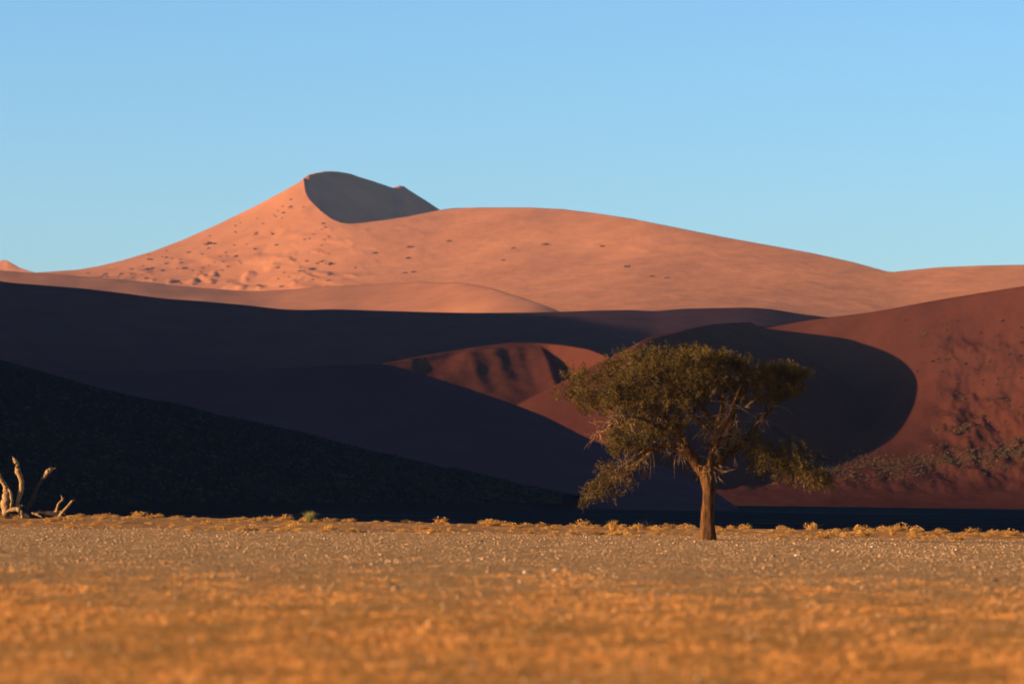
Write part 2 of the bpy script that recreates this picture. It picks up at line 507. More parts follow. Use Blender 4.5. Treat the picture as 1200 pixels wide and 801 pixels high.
mk = sstep(0.10, 0.30, tt) * sstep(1.0, 0.80, tt) * sstep(1062, 1125, pxr)[None]
rill = fbm(fx * 0.045 + 0.01 * fy, fy * 0.016, 4)
Gr[:, :, 2] += mk * (4.2 * rill + 1.2 * fbm(fx * 0.16, fy * 0.08, 3))
Gr[:, :, 2] += sstep(0.06, 0.12, tt) * sstep(0.3, 0.2, tt) * 0.8 * fbm(fx * 0.12, fy * 0.06, 3)
Gr[:, :, 2] += sstep(0.0, 0.3, tt) * sstep(1.0, 0.8, tt) * 1.5 * fbm(fx * 0.015, fy * 0.01, 2)
Gr[:, :, 2] -= 11.0 * np.exp(-((pxr[None] - 1010) / 62) ** 2 - ((tt - .70) / .19) ** 2)       # hollow under the spur
RBK = RCv.copy(); RBK[:, 1] += 260; RBK[:, 2] -= 90
Gl = RBv.copy(); Gl[:, 1] -= 12; Gl[:, 2] -= 2.0
Gr = np.concatenate([Gl[None], Gr, (RCv * 0.8 + RBK * 0.2)[None], RBK[None]])
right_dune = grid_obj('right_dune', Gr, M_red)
dune_tag(right_dune, 'deep red dune rising to the right with scattered bushes')
bvh_right = BVHTree.FromObject(right_dune, bpy.context.evaluated_depsgraph_get())
bvh_far = BVHTree.FromObject(far_dune, bpy.context.evaluated_depsgraph_get())
CAM = Vector((0, 0, CAMZ))


def hit(bvh, px, py):
    h = bvh.ray_cast(CAM, ray(px, py))
    return h[0]


# spur: a brink running towards the viewer; its lee side and its shadow make the round dark hollow on the right dune
sd = np.array([math.cos(SUN_A), math.sin(SUN_A)])
spur = [np.array((112, 1480, 66)), np.array(P(930, 379, 1440)), np.array(P(905, 381.3, 1424)), np.array(P(882, 382, 1408))]
for (bx, by, s) in [(985, 395.5, 34), (1010, 402, 46), (1033, 409.5, 58), (1054, 420, 72), (1069, 434, 85), (1075, 448, 97), (1074, 464, 100), (1068, 482, 99), (1056, 502, 97)]:
    h = hit(bvh_right, bx, by)
    spur.append(np.array((h.x - s * sd[0], h.y - s * sd[1], h.z + s * TAN_EL)))
spur.append(spur[-1] + np.array((-1, -8, -4)))
spur.append(spur[-1] + np.array((-2, -13, -8)))
spur.append(spur[-1] + np.array((-3, -14, -9)))
spur.append(spur[-1] + np.array((-3, -16, -8)))
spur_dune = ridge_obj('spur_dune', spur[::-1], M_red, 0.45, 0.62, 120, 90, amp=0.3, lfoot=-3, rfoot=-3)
dune_tag(spur_dune, 'sharp dune spur with a dark lee side behind the tree')

# patch dune in the middle, lit through a gap
PC = [(330, 470, 1330), (400, 441, 1360), (440, 428, 1380), (452, 425, 1385), (480, 419.5, 1395), (520, 412.5, 1405), (560, 406, 1415), (600, 401, 1425), (630, 401.3, 1425), (660, 404, 1400), (690, 409, 1360), (715, 419, 1320), (740, 436, 1285), (765, 462, 1255), (800, 510, 1230), (850, 575, 1215), (950, 640, 1200)]
PF = [(p, max(587, q + 3), 1215 - 0.12 * max(0, p - 600)) for p, q, y in PC]


def patch_disp(G):
    n = G.shape[0]
    tt = np.linspace(0, 1, 100)[:, None]
    px = np.linspace(330, 950, G.shape[1])[None]
    w = sstep(0.45, 0.7, tt) * sstep(1.0, 0.90, tt)
    g = px + (1 - tt) * -70
    w2 = sstep(.58, .86, tt) * sstep(1.0, .95, tt)
    d = 0
    for c, a, wd in ((549, .75, 9), (579, .8, 10), (603, .35, 7), (622, .45, 9)):        # soft flutes under the crest, each a little different
        d = d + a * w2 * np.exp(-np.abs((px + (1 - tt) * -55 - c + 3 * perlin(tt * 9 + c, tt * 0 + .3)) / wd) ** 2)
    d = d - 1.2 * sstep(.80, .90, tt) * sstep(1.0, .985, tt) * sstep(482, 494, px) * sstep(546, 520, px)
    lee = px + (tt - .85) * 60
    d = d - 7.5 * sstep(0.55, 0.75, tt) * sstep(1.0, 0.985, tt) * sstep(640, 672, lee) * sstep(800, 730, lee)
    d = d - 2.2 * sstep(0.72, 0.82, tt) * sstep(1.0, 0.97, tt) * sstep(688, 692, lee) * sstep(716, 700, lee) * -0.6
    d = d + sstep(0.2, 0.5, tt) * sstep(1, .9, tt) * 1.0 * fbm(G[:100, :, 0] * 0.05, G[:100, :, 1] * 0.03, 3)
    G[:100, :, 2] += d
    return G


patch_dune = loft_px('patch_dune', [PF, PC, [(p, q + 50, y + 150) for p, q, y in PC]], M_red, 520, [100, 20], 330, 950, smk=2, disp=patch_disp)
dune_tag(patch_dune, 'small rippled red dune lit in a patch between shadows')

# low dark slope in front of it
LC = [(-420, 250, 860), (-250, 330, 880), (-100, 405, 930), (0, 434, 960), (120, 435, 975), (250, 434, 985), (350, 430, 988), (430, 425.5, 988), (452, 426, 988), (480, 433, 988), (550, 455.5, 985), (600, 472.5, 985), (640, 488, 982), (690, 514, 980),
      (740, 533, 978), (780, 547, 976), (812, 561, 974), (838, 575, 972), (860, 592, 970), (900, 620, 968)]
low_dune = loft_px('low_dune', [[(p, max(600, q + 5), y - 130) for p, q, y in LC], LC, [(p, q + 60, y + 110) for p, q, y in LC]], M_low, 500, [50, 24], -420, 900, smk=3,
                   disp=lambda G: G + np.stack([0 * G[..., 0], 0 * G[..., 0], 0.7 * fbm(G[..., 0] * 0.03, G[..., 1] * 0.02, 3) * (np.abs(np.arange(G.shape[0]) - 50) > 2)[:, None]], -1))
dune_tag(low_dune, 'smooth dark dune slope in shadow left of the red patch')

# left dune with scrub; its ridge stands outside the picture and throws the long shadow over the pan
S = [  # Y : nine (X, Z) from the far left foot over the ridge to the right foot
    (255, [(-330, -6), (-260, -4), (-205, 0), (-165, 2), (-150, 3), (-130, 1), (-110, -3), (-95, -5), (-80, -6)]),
    (300, [(-340, -6), (-270, 2), (-210, 12), (-172, 17), (-150, 18), (-130, 11), (-105, 2), (-88, -4), (-70, -6)]),
    (345, [(-350, -6), (-280, 8), (-220, 22), (-178, 30), (-152, 32), (-128, 20), (-102, 6), (-85, -2), (-65, -6)]),
    (400, [(-370, -6), (-290, 14), (-230, 33), (-185, 43), (-160, 45), (-132, 29), (-104, 13), (-82, 1), (-62, -6)]),
    (500, [(-420, -6), (-320, 22), (-260, 45), (-205, 57), (-178, 58), (-145, 39), (-110, 20), (-78, 5), (-50, -6)]),
    (600, [(-470, -6), (-360, 30), (-290, 55), (-230, 69), (-200, 70), (-155, 46), (-110, 23), (-65, 6), (-25, -6)]),
    (720, [(-520, -6), (-410, 36), (-340, 62), (-270, 79), (-238, 80), (-175, 50), (-110, 24), (-50, 7), (0, -5)]),
    (850, None),
    (905, None),
    (960, [(-560, -6), (-460, 22), (-390, 42), (-330, 52), (-290, 54), (-210, 32), (-120, 10), (-40, -1), (30, -6)]),
    (1010, [(-560, -6), (-460, 12), (-390, 24), (-330, 32), (-290, 34), (-210, 18), (-120, 2), (-40, -5), (30, -6)]),
    (1120, [(-560, -6), (-460, -2), (-390, 4), (-330, 8), (-290, 8), (-210, 2), (-120, -4), (-40, -6), (30, -6)])]
vis = [(-380, 300), (0, 425), (110, 449), (220, 473), (330, 500), (440, 526), (550, 551), (620, 567), (665, 579), (760, 595)]
va = np.array(vis, float)


def sec850(Y, lift):
    xs = [(-540, -6), (-440, 44), (-375, 72), (-305, 88), (-282, 89)]
    for px in (-130, 90, 330, 560, 680):
        x, y, z = P(px, np.interp(px, va[:, 0], va[:, 1]) + lift, Y)
        xs.append((x, z))
    return xs


# nine control points with a tenth near the foot: resample every section to 40 points
rowsS, ys = [], []
for Y, prof in S:
    if prof is None:
        prof = sec850(Y, 0 if Y == 850 else 9)
    a = np.array(prof, float)
    tq = np.linspace(0, 1, len(a)); d = np.concatenate([[0], np.cumsum(np.hypot(np.diff(a[:, 0]), np.diff(a[:, 1])))]); d /= d[-1]
    tn = np.linspace(0, 1, 150)
    rowsS.append(np.stack([np.interp(tn, d, smooth(a[:, 0], 0)), np.full(150, Y), np.interp(tn, d, a[:, 1])], -1)); ys.append(Y)
rowsS = np.array(rowsS)
yq = np.linspace(255, 1120, 170)
Gs = np.zeros((170, 150, 3)); Gs[:, :, 1] = yq[:, None]
for c in range(150):
    for k in (0, 2):
        Gs[:, c, k] = smooth(np.interp(yq, ys, rowsS[:, c, k]), 1)
for r in range(170):
    Gs[r, :, 2] = smooth(Gs[r, :, 2], 2)
Gs[:, :, 2] += sstep(-2, 6, Gs[:, :, 2]) * (0.9 * fbm(Gs[:, :, 0] * 0.05, Gs[:, :, 1] * 0.05, 4) - 0.3)
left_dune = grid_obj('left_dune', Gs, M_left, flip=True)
dune_tag(left_dune, 'dark scrub covered dune slope descending from the left edge')
bvh_left = BVHTree.FromObject(left_dune, bpy.context.evaluated_depsgraph_get())

# ------------------------------------------------------------------ plants on the dunes
def blade_clump(n, r, h, width, spread=1.0, seed=0):
    """a clump of thin bent blades: vertices, quads"""
    g = np.random.default_rng(seed)
    a = g.uniform(0, 2 * math.pi, n); rr = r * np.sqrt(g.uniform(0, 1, n)) * 0.5
    base = np.stack([np.cos(a) * rr, np.sin(a) * rr, np.full(n, -0.02)], -1)
    out = np.stack([np.cos(a + g.normal(0, .6, n)), np.sin(a + g.normal(0, .6, n)), 0 * a], -1)
    L = h * g.uniform(0.5, 1.1, n); lean = spread * g.uniform(0.1, 1.1, n)
    mid = base + out * (L * lean * 0.35)[:, None] + np.array([0, 0, 1.0]) * (L * 0.6)[:, None]
    tip = base + out * (L * lean * 0.95)[:, None] + np.array([0, 0, 1.0]) * (L * (1.0 - 0.25 * lean))[:, None]
    az = g.uniform(0, 2 * math.pi, n)
    side = np.stack([np.cos(az), np.sin(az), 0 * az], -1) * width
    V = np.stack([base - side, base + side, mid + side * 0.8, mid - side * 0.8, tip + side * 0.3, tip - side * 0.3], 1).reshape(-1, 3)
    i = np.arange(n)[:, None] * 6
    F = np.concatenate([i + np.array([0, 1, 2, 3]), i + np.array([3, 2, 4, 5])])
    return V, F


def twig_ball(n, r, h, size, seed):
    """a low bush: small leaf-like faces through a flattened dome"""
    g = np.random.default_rng(seed)
    d = g.normal(0, 1, (n, 3)); d /= np.linalg.norm(d, axis=1)[:, None]; d[:, 2] = np.abs(d[:, 2])
    c = d * (g.uniform(0.25, 1, n) ** 0.5)[:, None] * np.array([r, r, h])
    lump = 1 + 0.35 * np.sin(3 * np.arctan2(d[:, 1], d[:, 0]) + seed)
    c *= lump[:, None]
    a, b = g.normal(0, 1, (n, 3)), g.normal(0, 1, (n, 3))
    a /= np.linalg.norm(a, axis=1)[:, None]; b = np.cross(a, b); b /= np.linalg.norm(b, axis=1)[:, None]
    s = size * g.uniform(0.6, 1.4, n)[:, None]
    V = np.stack([c - a * s - b * s * .4, c + a * s - b * s * .4, c + a * s + b * s * .4, c - a * s + b * s * .4], 1).reshape(-1, 3)
    return V, np.arange(4 * n).reshape(n, 4)


def proto_mesh(name, V, F, mat):
    o = mesh_obj(name, V, F, mat, smooth_shade=False)
    me = o.data
    bpy.data.objects.remove(o)
    return me


bush_me = [proto_mesh('dune_bush', *twig_ball(90, 0.9, 0.75, 0.17, s), M_bush) for s in range(5)]
scrub_me = [proto_mesh('scrub_tuft', *twig_ball(70, 0.75, 0.7, 0.15, 20 + s), M_scrub) for s in range(5)]


def place(me, name, loc, s, label, cat, group):
    o = bpy.data.objects.new(name, me)
    o.location = loc; o.scale = s; o.rotation_euler = (0, 0, random.uniform(0, 6.28))
    col.objects.link(o)
    return tag(o, label, cat, group)


# dark bushes on the far dune's lower left flank and a few on its face
n_far = 0
spots = [(527, 283, 1), (440, 297, 1), (388, 310, 1.6), (366, 316, 1.6), (352, 318, 1.0), (480, 290, 1.2), (478, 303, 1.0), (475, 320, .9), (484, 319, .9), (417, 314, .8),
         (245, 286, 1.8), (205, 331, 2.0), (173, 316, 1.5), (385, 329, .8), (640, 287, 1.2), (602, 291, .8), (735, 313, 1.1), (706, 289, .9), (764, 324, .8), (782, 326, .8), (590, 305, .7), (330, 336, .8)]
for q in range(130):
    x = random.uniform(95, 390); y0 = np.interp(x, la[:, 0], la[:, 1])
    spots.append((x, y0 + (336 - y0) * random.uniform(0.02, 1) ** 0.8, random.choice((.5, .6, .8, 1.0))))
for x, y, s in spots:
    h = hit(bvh_far, x, y)
    if h is None: continue
    s *= 3.0
    place(random.choice(bush_me), 'dune_bush', h, (s * 1.35, s * 1.2, s * 0.75), 'dark bush speck on the sunlit face of the tall far dune', 'bush', 'bushes dotted over the tall dune')
    n_far += 1

# bushes on the right dune
cl = [(1095, 395, 22), (1105, 420, 20), (1180, 405, 14), (1150, 440, 20), (1130, 510, 16), (1118, 500, 12), (1190, 515, 10), (1090, 470, 22), (1160, 480, 18), (1075, 400, 16), (1192, 455, 15)]
for q in range(150):
    if random.random() < .6:
        cx, cy, r = random.choice(cl); x, y = random.gauss(cx, r), random.gauss(cy, r * .8)
    else:
        x, y = random.uniform(1080, 1200), random.uniform(370, 530)
    if x > 1204 or y < np.interp(x, rc[:, 0], rc[:, 1]) + 14: continue
    h = hit(bvh_right, x, y)
    if h is None: continue
    s = random.choice((.4, .5, .55, .7, 1.0))
    place(random.choice(bush_me), 'dune_bush', h, (s * 1.2, s * 1.2, s), 'small dark bush on the red slope of the right dune', 'bush', 'bushes on the red right dune')
for (x, y, s) in [(1128, 505, 1.9), (1120, 509, 1.5), (1137, 500, 1.4), (1195, 518, 2.4), (1188, 527, 1.9), (1198, 530, 1.9), (1140, 538, 1.3)]:
    h = hit(bvh_right, x, y)
    place(random.choice(bush_me), 'dune_bush', h, (s * 1.3, s * 1.2, s), 'large dark bush low on the red right dune', 'bush', 'large bushes low on the right dune')


def scatter_mass(name, pts, scales, V, F, mat, label, cat):
    V = np.asarray(V); n = len(pts)
    an = rng.uniform(0, 2 * math.pi, n); c, s = np.cos(an)[:, None], np.sin(an)[:, None]
    X = V[None, :, 0] * c - V[None, :, 1] * s; Y = V[None, :, 0] * s + V[None, :, 1] * c
    W = np.stack([X, Y, np.broadcast_to(V[None, :, 2], X.shape)], -1) * np.asarray(scales)[:, None, None] + np.asarray(pts)[:, None]
    FF = (np.asarray(F)[None] + (np.arange(n) * len(V))[:, None, None]).reshape(-1, F.shape[1])
    o = mesh_obj(name, W.reshape(-1, 3), FF, mat, smooth_shade=False)
    return tag(o, label, cat, kind='stuff')


# scrub belt along the foot of the right dune: the larger tufts one by one, the rest as a mass
pts, scs = [], []
for q in range(3600):
    x = random.uniform(835, 1204)
    yc = np.interp(x, [835, 900, 960, 1000, 1060, 1130, 1204], [540, 540, 543, 546, 547, 536, 530])
    y = yc + random.gauss(0, 8.5) * (1 if x > 940 else .8)
    if perlin(np.array([x * 0.035]), np.array([y * 0.09]))[0] < random.uniform(-.5, .15): continue
    h = hit(bvh_right, x, y)
    if h is None: continue
    pts.append(tuple(h)); scs.append(random.choice((.25, .3, .35, .4, .5, .6, .8)))
idx = np.argsort(-np.array(scs))
for i in idx[:260]:
    s = scs[i] * 0.95
    place(random.choice(scrub_me), 'scrub_tuft', pts[i], (s, s, s), 'straw coloured scrub tuft in the belt at the foot of the right dune', 'shrub', 'scrub tufts at the foot of the right dune')
rest = idx[260:]
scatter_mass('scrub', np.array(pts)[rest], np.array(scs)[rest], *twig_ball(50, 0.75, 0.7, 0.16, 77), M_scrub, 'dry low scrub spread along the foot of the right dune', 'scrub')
# bushes over the dark left dune: far too many to count
pts, scs = [], []
for q in range(5200):
    x = random.uniform(-20, 660); y = random.uniform(np.interp(x, va[:, 0], va[:, 1]), 590)
    h = hit(bvh_left, x, y)
    if h is None or h.z < -1.3: continue
    pts.append(tuple(h)); scs.append(random.uniform(.25, .6) * random.choice((.7, 1, 1.2)))
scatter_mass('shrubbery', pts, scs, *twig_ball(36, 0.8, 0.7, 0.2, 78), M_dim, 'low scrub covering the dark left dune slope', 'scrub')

# ------------------------------------------------------------------ gravel
def stones(n, X, Y, size):
    base = np.array([(1, 0, 0), (0, 1, 0), (-1, 0, 0), (0, -1, 0), (0, 0, 1), (0, 0, -1)], float)
    V = base[None] * rng.uniform(0.6, 1.25, (n, 6, 1)) + rng.normal(0, .16, (n, 6, 3))
    V *= (size[:, None] * np.stack([rng.uniform(.7, 1.3, n), rng.uniform(.7, 1.3, n), rng.uniform(.45, .9, n)], -1))[:, None]
    an = rng.uniform(0, 6.28, n); c, s = np.cos(an)[:, None], np.sin(an)[:, None]
    W = np.stack([V[..., 0] * c - V[..., 1] * s, V[..., 0] * s + V[..., 1] * c, V[..., 2]], -1)
    W += np.stack([X, Y, ground_z(X, Y) + size * 0.18], -1)[:, None]
    f = np.array([(0, 1, 4), (1, 2, 4), (2, 3, 4), (3, 0, 4), (1, 0, 5), (2, 1, 5), (3, 2, 5), (0, 3, 5)])
    return W.reshape(-1, 3), (f[None] + (np.arange(n) * 6)[:, None, None]).reshape(-1, 3)


n = 60000
Yr = np.sqrt(rng.uniform(30 ** 2, 186 ** 2, n)); Xr = rng.uniform(-0.15, 0.15, n) * Yr
keep = fbm(Xr * 0.25, Yr * 0.08, 3) + rng.uniform(-.6, .6, n) + 0.25 * sstep(60, 120, Yr) > -0.05
Xr, Yr = Xr[keep], Yr[keep]; n = len(Xr)
sz = np.clip(np.exp(rng.normal(math.log(0.024), 0.42, n)), .012, .08) * (0.7 + 0.3 * sstep(60, 130, Yr))
gravel = mesh_obj('gravel', *stones(n, Xr, Yr, sz), M_stone, smooth_shade=False)
tag(gravel, 'brown and grey gravel strewn over the plain', 'gravel', kind='stuff')


def on_ground(px, py):
    d = ray(px, py)
    t = 5.0
    for _ in range(60):
        p = CAM + d * t
        gap = p.z - float(ground_z(np.array([p.x]), np.array([p.y]))[0])
        t += max(gap / max(-d.z, 1e-4), -5) * 0.8
    return CAM + d * t


def rock_mesh(name, mat, seed):
    g = np.random.default_rng(seed)
    import bmesh
    bm = bmesh.new(); bmesh.ops.create_icosphere(bm, subdivisions=2, radius=1)
    for v in bm.verts:
        v.co *= 1 + 0.22 * float(perlin(np.array([v.co.x * 1.3 + seed]), np.array([v.co.y * 1.3 + v.co.z]))[0]) * 2
        v.co.z *= 0.65
    me = bpy.data.meshes.new(name); bm.to_mesh(me); bm.free(); me.materials.append(mat)
    return me


for (px, py, s, m, lab) in [(651, 669, .085, M_white, 'pale stone on the gravel, brighter of the two near the centre'), (615, 671, .06, M_white, 'small pale stone lying left of the brightest stone'),
                            (564, 635, .10, M_dark, 'dark stone on the gravel just below the grass strip'), (379, 630, .09, M_dark, 'dark stone on the gravel below the green grass clump'),
                            (1022, 641, .075, M_white, 'pale stone on the gravel right of the tree'), (933, 651, .06, M_white, 'pale pebble on the gravel below the drooping branches'),
                            (52, 633, .08, M_dark, 'dark stone on the gravel below the dead tree'), (1166, 681, .08, M_dark, 'dark stone on the gravel near the right edge')]:
    p = on_ground(px, py)
    o = bpy.data.objects.new('stone', rock_mesh('stone', m, px)); o.location = p + Vector((0, 0, s * .3)); o.scale = (s, s, s)
    col.objects.link(o); tag(o, lab, 'stone')

# ------------------------------------------------------------------ grass strip
def dome_tuft(s):
    V1, F1 = twig_ball(230, 0.30, 0.30, 0.032, 40 + s)
    V2, F2 = blade_clump(70, 0.40, 0.34, 0.007, 1.0, 140 + s)
    return np.concatenate([V1, V2]), np.concatenate([F1, F2 + len(V1)])


tuft_me = [proto_mesh('grass_tuft', *dome_tuft(s), M_straw) for s in range(6)]
tall_me = [proto_mesh('tall_grass', *blade_clump(120, 0.26, 0.62, 0.010, 0.6, 60 + s), M_straw) for s in range(2)]
green_me = proto_mesh('green_grass', *blade_clump(170, 0.32, 0.75, 0.012, 0.7, 70), M_green)
cnt = 0
while cnt < 285:
    d = random.random()
    k = random.uniform(-0.142, 0.142)
    Y0 = 178 + random.gauss(0, 1.5)
    Ye = float(edge_y(np.array([k * 240]))[0])
    f = random.choice((random.gauss(.06, .05), random.gauss(.55, .22), random.gauss(.95, .06), random.gauss(.97, .05)))
    Y = Y0 + (Ye - Y0) * f; X = k * Y
    if perlin(np.array([X * .18]), np.array([Y * .1]))[0] < random.uniform(-.55, .1): continue
    if abs(X - 8.54) < .8 and abs(Y - 167.8) < 4: continue
    z = float(ground_z(np.array([X]), np.array([Y]))[0])
    s = random.choice((.4, .5, .6, .7, .8, 1.0)) * (1 + .25 * f)
    o = bpy.data.objects.new('grass_tuft', random.choice(tuft_me)); o.location = (X, Y, z); o.scale = (s * random.uniform(1, 1.7), s * 1.2, s * random.uniform(.45, 1.05)); o.rotation_euler = (0, 0, random.uniform(0, 6.28))
    col.objects.link(o); tag(o, 'golden dry grass tuft in the sunlit strip behind the gravel', 'grass tuft', 'golden grass tufts along the edge of the plain'); cnt += 1
for (px, py, s, me, lab) in [(362, 612, 1.0, green_me, 'taller green grass clump standing out of the golden strip'), (718, 621, .95, tall_me[0], 'tall straw coloured grass clump left of the tree'),
                             (750, 622, .7, tall_me[1], 'upright grass clump nearest the trunk on its left'), (188, 607, .9, tuft_me[2], 'round golden tuft, tallest of those right of the dead tree'),
                             (1046, 627, .9, tall_me[1], 'upright grass clump in the strip right of the tree')]:
    p = on_ground(px, py)
    o = bpy.data.objects.new('grass_clump', me); o.location = p; o.scale = (s, s, s); col.objects.link(o); tag(o, lab, 'grass')
n = 520
k = rng.uniform(-.145, .145, n); Ye = edge_y(k * 240); f = rng.uniform(0, 1, n); Y = 180 + (Ye - 180) * f; X = k * Y
kp = fbm(X * .2 + 9, Y * .1, 3) > rng.uniform(-.3, .25, n)
X, Y = X[kp], Y[kp]
scatter_mass('dry_grass', np.stack([X, Y, ground_z(X, Y)], -1), rng.uniform(.3, .7, len(X)), *blade_clump(40, .4, .28, .012, 1.2, 90), M_straw, 'short dry grass between the tufts of the strip', 'grass')

# short dry stubble in the near plain
n = 42000
Y = np.sqrt(rng.uniform(33 ** 2, 110 ** 2, n)); X = rng.uniform(-.15, .15, n) * Y
kp = (fbm(X * .35 + 3, Y * .12, 3) > rng.uniform(-.35, .5, n)) & (rng.uniform(0, 1, n) < .01 + .7 * sstep(108, 40, Y))
X, Y = X[kp], Y[kp]
scatter_mass('stubble', np.stack([X, Y, ground_z(X, Y)], -1), rng.uniform(.3, .8, len(X)) ** 1.3, *blade_clump(14, .5, .16, .009, 1.3, 91), M_stub, 'short golden stubble scattered over the near plain', 'grass')

# ------------------------------------------------------------------ acacia tree
TB = on_ground(829, 632)
PXM = TB.y / FPX                                   # metres per photo pixel at the tree
tree = bpy.data.objects.new('acacia_tree', None); tree.location = TB; col.objects.link(tree)
tag(tree, 'spreading acacia tree with a dark flat crown standing at the gravel edge', 'tree')


def T(px, py, d=0):
    return np.array(((px - 829) * PXM, d * PXM, (632 - py) * PXM))


limbs = []


def limb(pts, name='limb', n=10, mat=None, bark=.10, jit=.0):
    a = [T(*p[:3]) for p in pts]; r = [p[3] * PXM for p in pts]
    V, F = tube(a, r, n, jit, 4, bark)
    m = MB(); m.add(V, F)
    o = m.build(name, mat or M_bark, tree)
    limbs.append((np.array(cr(np.array(a), 24)), np.array(cr(np.array(r), 24)), o))
    return o


limb([(829.5, 637, 0, 12.5), (829.5, 628, 0, 10.2), (829, 616, 0, 8.5), (829.5, 598, 0, 7.3), (830.5, 580, 0, 6.9), (829.5, 566, 0, 7.6), (827.5, 552, 0, 8.8), (827, 545, 0, 7.0)], 'trunk', 22, bark=.16)
limb([(825, 556, 0, 6.5), (816, 543, -3, 6.6), (808, 531, -6, 6.0), (801, 518, -8, 5.2), (793, 503, -10, 4.2), (780, 490, -14, 3.2), (760, 479, -18, 2.4), (735, 470, -20, 1.8), (705, 464, -22, 1.2), (680, 455, -24, .7)])
limb([(818, 546, 0, 4.5), (807, 534, 8, 4.3), (795, 527, 12, 3.6), (783, 521, 14, 2.8), (770, 526, 16, 2.4), (757, 534, 18, 2.2), (746, 548, 20, 1.9), (737, 556, 20, 1.7), (722, 562, 22, 1.3), (703, 573, 24, .8), (688, 580, 26, .5)])
limb([(830, 554, 0, 6), (833, 540, -2, 5.6), (836.5, 525, -4, 5.2), (838, 512, -5, 4.6), (840, 500, -4, 3.6), (846, 480, -3, 2.8), (848, 458, 0, 2), (842, 435, 4, 1.2), (835, 418, 6, .6)])
limb([(837, 513, -5, 3.6), (831, 502, -12, 3.2), (820, 494, -18, 2.8), (806, 484, -24, 2.2), (795, 470, -28, 1.7), (785, 450, -32, 1.2), (778, 425, -36, .6)])
limb([(834, 552, 0, 5), (843, 542, 3, 4.7), (853, 533, 5, 4.1), (863, 526, 8, 3.7), (872, 519, 12, 3.1), (882, 505, 16, 2.7), (892, 493, 20, 2.3), (902, 482, 24, 2.0), (912, 466, 28, 1.5), (918, 448, 30, .9), (920, 432, 30, .5)])
limb([(869, 521, 10, 2.6), (880, 525, 4, 2.4), (893, 531, -2, 2.2), (908, 538, -6, 1.8), (925, 545, -8, 1.4), (945, 553, -10, .9), (968, 560, -12, .5)])
limb([(840, 502, -4, 3), (830, 484, 12, 2.6), (815, 468, 30, 2.1), (798, 450, 50, 1.5), (775, 436, 70, .8)])
limb([(842, 540, 2, 3.2), (852, 522, 20, 2.9), (858, 500, 40, 2.4), (866, 478, 60, 1.7), (872, 455, 75, .9)])
limb([(805, 525, -7, 3.2), (792, 512, -30, 2.7), (775, 503, -50, 2.1), (750, 492, -70, 1.4), (722, 490, -80, .8)])
limb([(835, 530, -4, 3), (842, 512, -28, 2.6), (850, 492, -52, 2), (858, 470, -72, 1.3), (864, 452, -84, .6)])
limb([(870, 519, 12, 1.9), (866, 512, 6, 1.5), (862, 503, 4, 1.3), (859, 499, 2, .9), (855, 492, 0, .4)], bark=.05)
limb([(780, 490, -14, 1.6), (762, 489, -26, 1.4), (738, 496, -34, 1.2), (715, 500, -40, .9), (697, 507, -44, .6), (688, 512, -46, .3)], bark=.05)
limb([(772, 525, 16, 1.6), (752, 530, 4, 1.4), (738, 543, -4, 1.2), (725, 550, -8, .8), (708, 552, -12, .4)], bark=.05)

# foliage clumps: px, py, rx, ry, depth, depth radius, twigs
CL = []
for px, py, rx, ry, w in [(674, 443, 20, 12, .8), (669, 460, 13, 13, .6), (687, 463, 22, 16, .9), (706, 437, 26, 15, 1), (728, 424, 26, 14, 1), (752, 414, 26, 10, 1), (778, 413, 26, 9, 1), (805, 413, 26, 8, 1),
                          (826, 414, 16, 8, .8), (843, 425, 17, 12, .8), (722, 452, 28, 18, 1), (750, 440, 28, 20, 1), (778, 438, 28, 20, 1), (808, 437, 28, 20, 1), (834, 446, 22, 18, .8), (740, 468, 26, 14, .9),
                          (766, 467, 20, 14, .8), (795, 462, 22, 14, .6), (712, 474, 16, 9, .7), (822, 468, 18, 12, .4), (688, 482, 18, 9, .4)]:
    for d in (-75, -38, 0, 38, 75):
        q = 1 - .28 * (abs(d) / 75) ** 2
        CL.append((829 + (px - 829) * q - 0 + random.gauss(0, 4), py + 5 * sstep(470, 420, py) + random.gauss(0, 3) + 7 * (abs(d) / 75) ** 2, rx * .8, ry * .8, d + random.gauss(0, 8), 20, int(25 * w)))
for px, py, rx, ry, w in [(722, 515, 14, 13, .9), (738, 506, 20, 14, 1), (760, 502, 22, 14, 1), (782, 507, 18, 14, .9), (790, 500, 14, 10, .7), (728, 528, 16, 10, .7), (752, 522, 16, 10, .5)]:
    for d in (-62, -30, 0): CL.append((px + random.gauss(0, 3), py + random.gauss(0, 2), rx * .85, ry * .85, d, 18, int(20 * w)))
for px, py, rx, ry, w in [(694, 572, 9, 8, .9), (687, 582, 5, 7, .7), (706, 562, 12, 9, .9), (720, 550, 14, 10, .8), (714, 572, 10, 8, .6), (735, 540, 15, 9, .7), (730, 560, 12, 8, .4), (748, 545, 12, 9, .35), (708, 543, 8, 8, .4)]:
    for d in (-10, 24): CL.append((px, py, rx, ry, d, 14, int(13 * w) + 1))
for px, py, rx, ry, w in [(882, 447, 14, 12, .8), (893, 434, 12, 7, .6), (898, 447, 18, 13, 1), (916, 436, 16, 8, 1), (931, 442, 14, 7, .7), (922, 456, 18, 11, 1), (905, 465, 18, 10, .8), (880, 466, 14, 12, .6), (866, 458, 12, 14, .5), (934, 456, 8, 6, .5), (860, 440, 14, 12, .9), (852, 428, 14, 9, .9), (868, 430, 10, 7, .7), (864, 450, 12, 10, .8), (940, 441, 7, 3, .4)]:
    for d in (-25, 10, 45): CL.append((px + random.gauss(0, 3), py + random.gauss(0, 2), rx * .9, ry * .9, d, 18, int(20 * w)))
